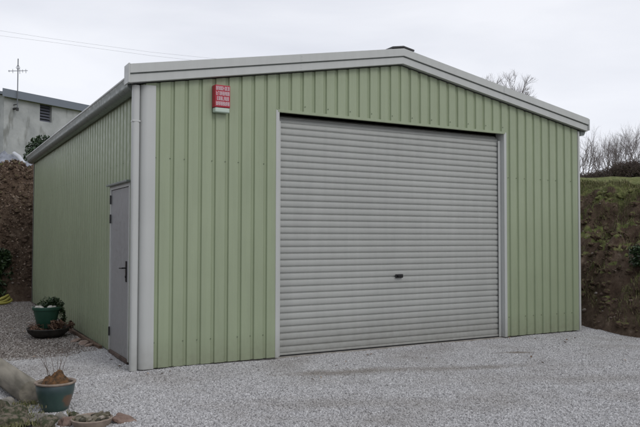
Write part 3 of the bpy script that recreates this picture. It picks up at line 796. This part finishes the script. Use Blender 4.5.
# TV aerial on the wall
AER=mat('aluminium_aerial',(.16,.17,.19),.5,.3)
ua,ta=u_at(12); zc=lambda py:CAMP.z+(238.5-py)/703.4*ta
ax_,ay_,_=bp_(ua,-.26,0)
ae=empty('tv_aerial',(ax_,ay_,zc(112)),'thin television aerial on a pole fixed to the grey stone building','aerial')
p=MB(); p.tube([(ax_,ay_,zc(113)),(ax_,ay_,zc(61))],.022,6); p.build('mast',AER,ae)
p=MB(); q=Vector(bp_(ua,0,zc(111))); p.tube([q,(ax_,ay_,zc(111))],.05,6); p.tube([Vector(bp_(ua,0,zc(107))),(ax_,ay_,zc(107))],.02,6); p.tube([(ax_,ay_,zc(113.5)),(ax_,ay_,zc(110.5))],.06,8); p.build('bracket',DARK,ae)
p=MB(); zz=zc(73.5); Uv=Vector((math.cos(YAW),-math.sin(YAW),0)); c=Vector((ax_,ay_,zz))
p.tube([c-Uv*.42+Vector((0,0,.0)),c+Uv*.42+Vector((0,0,.02))],.013,5)
for k,hh_ in ((-.38,.06),(-.22,.1),(.08,.13),(.2,.08),(.34,.1)):
    d=Vector((0,.06,hh_)); p.tube([c+Uv*k-d,c+Uv*k+d],.009,4)
c2=Vector((ax_,ay_,zc(70))); p.tube([c2+Vector((0,0,-.1)),c2+Uv*.08,c2+Vector((0,0,.14)),c2-Uv*.08,c2+Vector((0,0,-.1))],.012,4)
p.build('antenna_array',AER,ae)
# shrub between barn and gutter
q=dpt(43,145,24); z=ground(q.x,q.y)
shrub('evergreen_shrub',(q.x,q.y,z-.1),(.62,.5,(q.z+.35-z)*.55),16000,.07,'dark green bush against the grey building, just above the garage gutter',15,m=by_random('ivy_leaves',[(0,(.02,.04,.018)),(1,(.05,.085,.04))],.6))
# heap of grey sheeting at the top of the left bank
hp=MB(); q=dpt(8,158,20.5); zh=ground(q.x,q.y); cx_,cy_=q.x,q.y
def heap_h(a,b):
    r0=math.hypot(a/1.0,b/.7)
    return max(-.1,(.42*(1-r0*r0)))+.16*ns(a,b,1,2.2)*1.2+.22*abs(ns(a,b,4,4))+.1*abs(ns(a,b,9,9))
nn=46
for j in range(nn):
    for i in range(nn):
        a=-1.1+2.2*i/(nn-1); b=-.9+1.8*j/(nn-1); hp.v.append((cx_+a,cy_+b,zh+heap_h(a,b)))
for j in range(nn-1):
    for i in range(nn-1): hp.f.append((j*nn+i,j*nn+i+1,(j+1)*nn+i+1,(j+1)*nn+i)); hp.m.append(0)
tag(hp.build('plastic_sheeting',noisy('grey_plastic_sheet',(.09,.10,.12),(.30,.32,.37),4,.35,bump=.4),smooth=True,angle=None),'crumpled heap of grey plastic sheeting on top of the left bank','sheeting')
pp=MB(); q0=dpt(14,154,19.6); q1=dpt(19,157.5,19.2); q2=dpt(24,164.5,18.9)
pp.tube([q0,q1,q2],[.05,.055,.05],10)
tag(pp.build('plastic_pipe',mat('pale_pipe',(.5,.52,.55),.4),smooth=True),'pale bent pipe end beside the grey sheeting on the bank','pipe')

# overhead wires
WIRE=mat('wire',(.4,.4,.42),.6)
def wire(pts,dep,lb):
    P=[dpt(px,py,dep+ (px)*.02) for px,py in pts]
    w_=MB(); w_.tube(P,.0055,5); tag(w_.build('overhead_cable',WIRE),lb,'cable','overhead cables')
wire([(-160,12),(0,31.5),(49,39),(150,52.5),(215,59),(330,67)],42,'upper of the two long overhead cables crossing the sky at left')
wire([(-160,21),(0,36.5),(49,42.5),(150,56),(215,63),(330,72)],42,'lower of the two long overhead cables crossing the sky at left')

# ------------------------------------------------------------------ foreground pots, rocks, log
def glazed():
    m=noisy('teal_glaze',(.026,.055,.048),(.05,.09,.078),6,.3,detail=4); nt=m.node_tree; L=nt.links; b=nt.nodes['Principled BSDF']
    src=b.inputs['Base Color'].links[0].from_socket; ge=N(m,'ShaderNodeNewGeometry'); tc=N(m,'ShaderNodeTexCoord')
    sp=N(m,'ShaderNodeSeparateXYZ'); L.new(tc.outputs['Object'],sp.inputs[0])
    no=N(m,'ShaderNodeTexNoise'); no.inputs['Scale'].default_value=9; no.inputs['Detail'].default_value=5; L.new(tc.outputs['Object'],no.inputs['Vector'])
    # blue band below rim
    m1=N(m,'ShaderNodeMapRange'); m1.inputs[1].default_value=.13; m1.inputs[2].default_value=.2; L.new(sp.outputs[2],m1.inputs[0])
    mu=N(m,'ShaderNodeMath',operation='MULTIPLY'); L.new(m1.outputs[0],mu.inputs[0]); L.new(no.outputs[0],mu.inputs[1])
    mx=N(m,'ShaderNodeMixRGB'); L.new(mu.outputs[0],mx.inputs[0]); L.new(src,mx.inputs[1]); mx.inputs[2].default_value=(.065,.09,.105,1)
    # worn terracotta patch (towards +x, -y) and faint stains
    ct=N(m,'ShaderNodeVectorMath',operation='DISTANCE'); L.new(tc.outputs['Object'],ct.inputs[0]); ct.inputs[1].default_value=(.115,-.10,.105)
    nn_=N(m,'ShaderNodeMath',operation='MULTIPLY_ADD'); L.new(no.outputs[0],nn_.inputs[0]); nn_.inputs[1].default_value=-.16; L.new(ct.outputs['Value'],nn_.inputs[2])
    m2=N(m,'ShaderNodeMapRange'); m2.inputs[1].default_value=-.01; m2.inputs[2].default_value=-.035; m2.inputs[3].default_value=0; m2.inputs[4].default_value=.85; L.new(nn_.outputs[0],m2.inputs[0])
    mx2=N(m,'ShaderNodeMixRGB'); L.new(m2.outputs[0],mx2.inputs[0]); L.new(mx.outputs[0],mx2.inputs[1]); mx2.inputs[2].default_value=(.16,.09,.055,1)
    L.new(mx2.outputs[0],b.inputs['Base Color']); return m
TERRA=noisy('terracotta_rim',(.2,.155,.125),(.31,.25,.2),20,.8)
PX,PY=-1.055,-1.33; PZ0=gz(PX,PY)
pot=empty('flower_pot',(PX,PY,PZ0),'teal glazed pot holding a dry brown soil mound and bare twigs on the pale gravel','flower pot')
b=MB(); b.lathe([(.0,.004),(.098,.004),(.104,.012),(.118,.05),(.137,.11),(.152,.17),(.156,.215),(.153,.225)],(PX,PY,PZ0),48); b.build('bowl',glazed(),pot,smooth=True)
b=MB(); b.lathe([(.153,.225),(.163,.229),(.167,.236),(.166,.243),(.160,.247),(.150,.245),(.140,.235),(.138,.19),(0,.18)],(PX,PY,PZ0),48); b.build('rim',TERRA,pot,smooth=True)
b=MB(); nn=60
def mound(a,c_):
    r0=math.hypot((a-.01)/.125,(c_)/.135); 
    return .205+.105*max(0,1-r0**2.2)**.8+.06*ns(a,c_,0,13)*(1.1-r0*.6)+.022*ns(a,c_,3,34)
for j in range(nn):
    for i in range(nn):
        a=-.136+.272*i/(nn-1); c_=-.136+.272*j/(nn-1)
        k=math.hypot(a,c_)
        if k>.136: a*=.136/k; c_*=.136/k
        b.v.append((PX+a,PY+c_,PZ0+mound(a,c_)))
for j in range(nn-1):
    for i in range(nn-1): b.f.append((j*nn+i,j*nn+i+1,(j+1)*nn+i+1,(j+1)*nn+i)); b.m.append(0)
b.build('dry_soil',noisy('peaty_soil',(.03,.022,.012),(.17,.085,.035),26,.98,bump=1,bscale=60),pot)
b=MB(); rr=random.Random(3)
for (a,tx,h_) in ((-.05,-.05,.29),(-.045,-.06,.22),(.0,-.045,.27),(.02,0.0,.3),(.03,.03,.26),(.04,.075,.28),(.01,.055,.22),(-.02,-.10,.2)):
    p0=Vector((PX+a,PY+.02,PZ0+.24)); p1=p0+Vector((tx*.4,rr.uniform(-.02,.02),h_*.5)); p2=p0+Vector((tx,rr.uniform(-.04,.04),h_))
    b.tube([p0,p1,p2],[.0022,.0018,.0010],4)
    for _ in range(3):
        q=p0.lerp(p2,rr.uniform(.4,.9)); b.tube([q,q+Vector((rr.uniform(-.03,.03),rr.uniform(-.02,.02),rr.uniform(.02,.05)))],.0009,3)
b.build('bare_twigs',mat('dry_twigs',(.13,.10,.08),.9),pot)

# dark bowl planter with pot on it by the side wall
bx,by=-.47,3.22; bz=.0
bowl=empty('bowl_planter',(bx,by,bz),'wide shallow dark bowl of withered plants beside the green side wall','planter')
b=MB(); b.lathe([(0,.0),(.16,.0),(.22,.03),(.275,.08),(.292,.125),(.298,.13),(.292,.142),(.275,.135),(.255,.10),(0,.1)],(bx,by,bz),40,wob=.012); b.build('bowl',noisy('dark_weathered_bowl',(.014,.013,.012),(.04,.035,.03),10,.7,bump=.3),bowl,smooth=True)
b=MB(); nn=20
for i in range(70):
    a=rr.uniform(0,6.28); q=rr.uniform(.0,.25); lump(b,(bx+q*math.cos(a),by+q*math.sin(a),.115),(.03,.03,.02),i+3)
b.build('soil',noisy('dark_soil',(.03,.022,.015),(.09,.06,.04),30,.95),bowl)
WITH=by_random('withered_leaves',[(0,(.06,.03,.02)),(.5,(.15,.08,.05)),(1,(.32,.22,.16))],.85)
for c_,r_,n_,s_,q_ in (((bx+.14,by-.08,.18),(.15,.13,.08),420,.022,31),((bx-.18,by-.1,.15),(.1,.1,.05),120,.018,32),((bx+.3,by-.02,.14),(.07,.09,.08),160,.02,33)):
    b=MB(); leaf_cloud(b,c_,r_,n_,s_,q_); b.build('withered_plant',WITH,bowl)
b=MB()
for i in range(26):
    a=rr.uniform(0,6.28); q=.2; p0=Vector((bx+q*math.cos(a),by+q*math.sin(a),.12)); b.tube([p0,p0+Vector((rr.uniform(-.06,.06),rr.uniform(-.06,.06),.09)),p0+Vector((math.cos(a)*.1,math.sin(a)*.1,rr.uniform(.0,.13)))],.0025,3)
tag(b.build('dry_stalks',WITH,bowl),kind='stuff')
qx,qy,qz=bx-.02,by+.03,.135
gp_=empty('flower_pot',(qx,qy,qz),'dark green tapered pot with pale stones and trailing green plant, standing in the dark bowl','flower pot')
b=MB(); b.lathe([(0,.0),(.115,.0),(.12,.006),(.150,.12),(.178,.245),(.180,.255),(.194,.258),(.198,.272),(.198,.30),(.190,.305),(.178,.30),(.172,.26),(0,.25)],(qx,qy,qz),40); b.build('pot',noisy('green_plastic',(.013,.055,.035),(.02,.075,.05),7,.4),gp_,smooth=True)
PALE=noisy('pale_pebble',(.36,.35,.32),(.56,.54,.5),12,.8)
for i,(a,c_,s) in enumerate(((-.135,-.07,.042),(-.085,-.125,.03),(.035,-.135,.042),(-.09,-.02,.035),(.085,-.10,.028))):
    b=MB(); lump(b,(qx+a,qy+c_,qz+.30),(s*1.2,s,s*.7),60+i,2,.15); b.build('pale_stone',PALE,gp_,smooth=True,angle=None)
b=MB(); leaf_cloud(b,(qx+.05,qy+.04,qz+.36),(.15,.14,.09),900,.018,41); leaf_cloud(b,(qx+.19,qy-.02,qz+.26),(.07,.1,.13),500,.016,42); leaf_cloud(b,(qx+.235,qy-.04,qz+.12),(.045,.07,.13),330,.015,43)
b.build('trailing_foliage',DKLEAF,gp_)
# yellow coil of hose by the bank
hy=MB(); rr=random.Random(8); hx_,hyy=-.72,8.75
for k in range(3):
    pts=[]; R0=.25-.03*k
    for i in range(33):
        a=6.28*i/32; pts.append((hx_+R0*math.cos(a)*1.15+rr.uniform(-.01,.01),hyy+R0*math.sin(a)*.8,.045+k*.04+.025*math.sin(a*2+k)+.05*(math.cos(a+.5)>0)*math.cos(a)))
    hy.tube(pts,.026,8,cap=False)
tag(hy.build('hose_coil',mat('yellow_pvc',(.33,.30,.06),.5),smooth=True),'coil of yellow flexible hose lying at the foot of the left bank','hose')
# timber edging along the side wall
tb=MB(); M=Matrix.Translation((-.085,3.3,.0))@Matrix.Rotation(R_(1.2),4,'Z')
tb.box(-.022,.022,-1.6,1.5,-.03,.055,M=M); tag(tb.build('edging_board',noisy('wet_timber',(.06,.035,.022),(.15,.095,.06),7,.85,stretch=(6,1,6),bump=.4),bevel=.004),'long brown edging board lying along the foot of the green side wall','board')
for i,(a,c_,s) in enumerate(((-.16,2.25,.07),(-.13,2.02,.05),(-.2,2.55,.055))):
    b=MB(); lump(b,(a,c_,.02),(s*1.4,s,.03),80+i,2,.2)
    tag(b.build('flat_stone',noisy('pinkish_stone',(.2,.14,.11),(.32,.25,.21),15,.9),smooth=True,angle=40),['largest flat brownish stone against the side wall near the bowl planter','smallest flat brownish stone beside the wall, nearest the grey side door','flat brownish stone farthest back beside the edging board'][i],'stone','flat stones along the side wall')
# log
lg=MB(); a0=Vector((-1.50,1.1,.118)); a1=Vector((-1.21,-1.04,.108)); pts=[]; rad=[]
for i in range(15):
    t_=i/14; p=a0.lerp(a1,t_); pts.append(p+Vector((0,0,0))); rad.append(.116-.010*t_)
rad[-1]*=.93; pts.append(a1+(a1-a0).normalized()*.012); rad.append(rad[-1]*.8)
lg.tube(pts,rad,32)
tag(lg.build('fallen_log',noisy('weathered_log',(.12,.11,.085),(.29,.265,.215),11,.95,detail=9,bump=.6,bscale=22,stretch=(1,.12,1)),smooth=True,angle=50),'smooth weathered grey log lying on the gravel behind the teal pot','log')
# rocks bottom left
MOSSR=noisy('mossy_rock',(.035,.042,.018),(.15,.125,.095),32,.95,detail=9,bump=.9,bscale=25,lo=.42,hi=.6)
GREYR=noisy('grey_rock',(.13,.12,.10),(.29,.27,.24),9,.9,detail=9,bump=.7,bscale=30)
PINKR=noisy('brick_red_rock',(.15,.095,.075),(.26,.19,.155),11,.9,detail=9,bump=.7,bscale=30)
rocks=[((-1.56,-1.38,.04),(.17,.15,.10),MOSSR,'large dark mossy rock at the left edge, in front of the log'),
 ((-1.44,-1.72,.05),(.15,.13,.10),MOSSR,'mossy rock at the bottom left corner of the gravel'),
 ((-1.215,-1.78,.04),(.10,.07,.055),GREYR,'pale flat stone topping the rock edging, below the teal pot'),
 ((-1.22,-1.93,.02),(.10,.09,.065),MOSSR,'green mossy stone under the pale flat stone'),
 ((-1.075,-1.70,.015),(.055,.05,.04),GREYR,'small pale stone directly before the base of the teal pot'),
 ((-1.05,-1.86,.015),(.065,.06,.045),PINKR,'reddish stone between the pale stone and the pebble bowl'),
 ((-.62,-2.0,.0),(.12,.075,.04),PINKR,'flat brownish red slab right of the terracotta pebble bowl'),
 ((-1.42,-1.14,.03),(.11,.10,.06),GREYR,'grey rock between the log and the mossy rocks'),
 ((-.96,-1.68,.01),(.05,.045,.035),MOSSR,'small mossy stone just in front of the teal pot, to its right'),
 ((-.74,-1.80,.005),(.055,.04,.03),GREYR,'small grey stone behind the terracotta pebble bowl'),
 ((-1.72,-1.68,.05),(.16,.16,.11),MOSSR,'mossy rock farthest left, cut by the picture edge')]
for i,(c,s,m_,lb) in enumerate(rocks):
    b=MB(); lump(b,c,s,100+i,4,.34); tag(b.build('rock',m_,smooth=True,angle=None,loc=(c[0],c[1],0)),lb,'rock','rocks edging the gravel')
tx,ty=-.885,-1.98
tp=empty('terracotta_bowl',(tx,ty,0),'low terracotta bowl full of pebbles at the bottom edge, left','bowl')
b=MB(); b.lathe([(0,-.02),(.11,-.02),(.14,.02),(.152,.05),(.156,.062),(.146,.068),(.138,.06),(.13,.035),(0,.03)],(tx,ty,0),36); b.build('bowl',TERRA,tp,smooth=True)
b=MB()
for i in range(60):
    a=rr.uniform(0,6.28); q=.12*math.sqrt(rr.random()); s=rr.uniform(.014,.032); lump(b,(tx+q*math.cos(a),ty+q*math.sin(a),.05+rr.uniform(-.01,.02)),(s*1.2,s,s*.7),200+i,2,.2)
tag(b.build('pebbles',by_random('mixed_pebbles',[(0,(.035,.032,.02)),(.4,(.09,.08,.05)),(.7,(.17,.15,.11)),(1,(.32,.28,.24))],.85),tp),kind='stuff')
# weeds among the rocks
wd=MB(); P=[]
for _ in range(2600):
    x=rr.uniform(-1.75,-1.0); y=rr.uniform(-2.0,-1.15)
    if ns(x,y,0,5)>.0: P.append((x,y,.05))
blades(wd,P,.035,12,.003,.9); tag(wd.build('moss_grass',GRASSM),'moss and short grass between the mossy rocks at bottom left','grass',kind='stuff')

lv=MB()
for i in range(60):
    x=rr.uniform(-1.2,6.8); y=-abs(rr.gauss(0,.9))-.03
    if i%3==0: x=rr.uniform(-1.0,-.1); y=rr.uniform(.3,6)
    s_=rr.uniform(.012,.026); M=Euler((rr.uniform(-.5,.5),rr.uniform(-.5,.5),rr.uniform(0,6.3))).to_matrix(); p=Vector((x,y,gz(x,y)+.018))
    a=M@Vector((s_,0,0)); b=M@Vector((0,s_*.6,0)); u=Vector((0,0,s_*.35)); lv.face([p-a,p-b+u,p+a,p+b+u])
tag(lv.build('blown_leaves',LITTER),'small dead leaves blown onto the gravel in front of the garage','leaves',kind='stuff')
# ------------------------------------------------------------------ sky, sun, camera
wld=bpy.data.worlds.new('World'); sc.world=wld; wld.use_nodes=True; nt=wld.node_tree; nt.nodes.clear(); L=nt.links
A=lambda t:nt.nodes.new(t)
SUN_EL,SUN_AZ=42,165      # azimuth: degrees clockwise from +y
sky=A('ShaderNodeTexSky'); sky.sky_type='NISHITA'; sky.sun_disc=False; sky.sun_elevation=R_(SUN_EL); sky.sun_rotation=R_(SUN_AZ); sky.air_density=1; sky.dust_density=3
tc=A('ShaderNodeTexCoord'); mp=A('ShaderNodeMapping'); mp.inputs['Scale'].default_value=(1,1,3.2); mp.inputs['Rotation'].default_value=(.15,.1,.4); L.new(tc.outputs['Generated'],mp.inputs[0])
n1=A('ShaderNodeTexNoise'); n1.inputs['Scale'].default_value=1.7; n1.inputs['Detail'].default_value=7; n1.inputs['Roughness'].default_value=.48; n1.inputs['Distortion'].default_value=.4; L.new(mp.outputs[0],n1.inputs['Vector'])
cr=A('ShaderNodeValToRGB'); e=cr.color_ramp.elements; e[0].position=.34; e[1].position=.66; e[0].color=(6.7,6.95,7.75,1); e[1].color=(9.1,9.25,9.8,1); L.new(n1.outputs[0],cr.inputs[0])
mx=A('ShaderNodeMixRGB'); mx.inputs[0].default_value=.93; L.new(sky.outputs[0],mx.inputs[1]); L.new(cr.outputs[0],mx.inputs[2])
# the overcast is brighter low down behind the garage than overhead
sp=A('ShaderNodeSeparateXYZ'); L.new(tc.outputs['Generated'],sp.inputs[0])
mr=A('ShaderNodeMapRange'); mr.inputs[1].default_value=0; mr.inputs[2].default_value=.55; mr.inputs[3].default_value=1.06; mr.inputs[4].default_value=.9; L.new(sp.outputs[2],mr.inputs[0])
sc2=A('ShaderNodeVectorMath'); sc2.operation='SCALE'; L.new(mx.outputs[0],sc2.inputs[0]); L.new(mr.outputs[0],sc2.inputs['Scale'])
bg=A('ShaderNodeBackground'); bg.inputs[1].default_value=.1; L.new(sc2.outputs[0],bg.inputs[0]); o=A('ShaderNodeOutputWorld'); L.new(bg.outputs[0],o.inputs[0])
sl_=bpy.data.lights.new('sun','SUN'); sl_.energy=.7; sl_.angle=R_(25); sl_.color=(1,.97,.93); so_=bpy.data.objects.new('sun',sl_); col.objects.link(so_)
az=R_(SUN_AZ); dv=Vector((math.sin(az)*math.cos(R_(SUN_EL)),math.cos(az)*math.cos(R_(SUN_EL)),math.sin(R_(SUN_EL))))
so_.rotation_euler=dv.to_track_quat('Z','Y').to_euler(); so_.location=dv*30

cam=bpy.data.cameras.new('camera'); co=bpy.data.objects.new('camera',cam); col.objects.link(co); sc.camera=co
cam.sensor_width=36; cam.lens=703.4/640*36; cam.clip_end=2000; cam.clip_start=.05
yaw,pitch,roll=.5086,.0329,.0023
f=Vector((math.sin(yaw)*math.cos(pitch),math.cos(yaw)*math.cos(pitch),math.sin(pitch))); rt=Vector((math.cos(yaw),-math.sin(yaw),0)); up=rt.cross(f)
c_,s_=math.cos(roll),math.sin(roll); r2=rt*c_+up*s_; u2=up*c_-rt*s_
M=Matrix((r2,u2,-f)).transposed().to_4x4(); M.translation=CAMP; co.matrix_world=M
sc.view_settings.view_transform='Standard'; sc.view_settings.look='None'; sc.view_settings.exposure=.1; sc.view_settings.gamma=1
sc.render.resolution_x=1024; sc.render.resolution_y=683
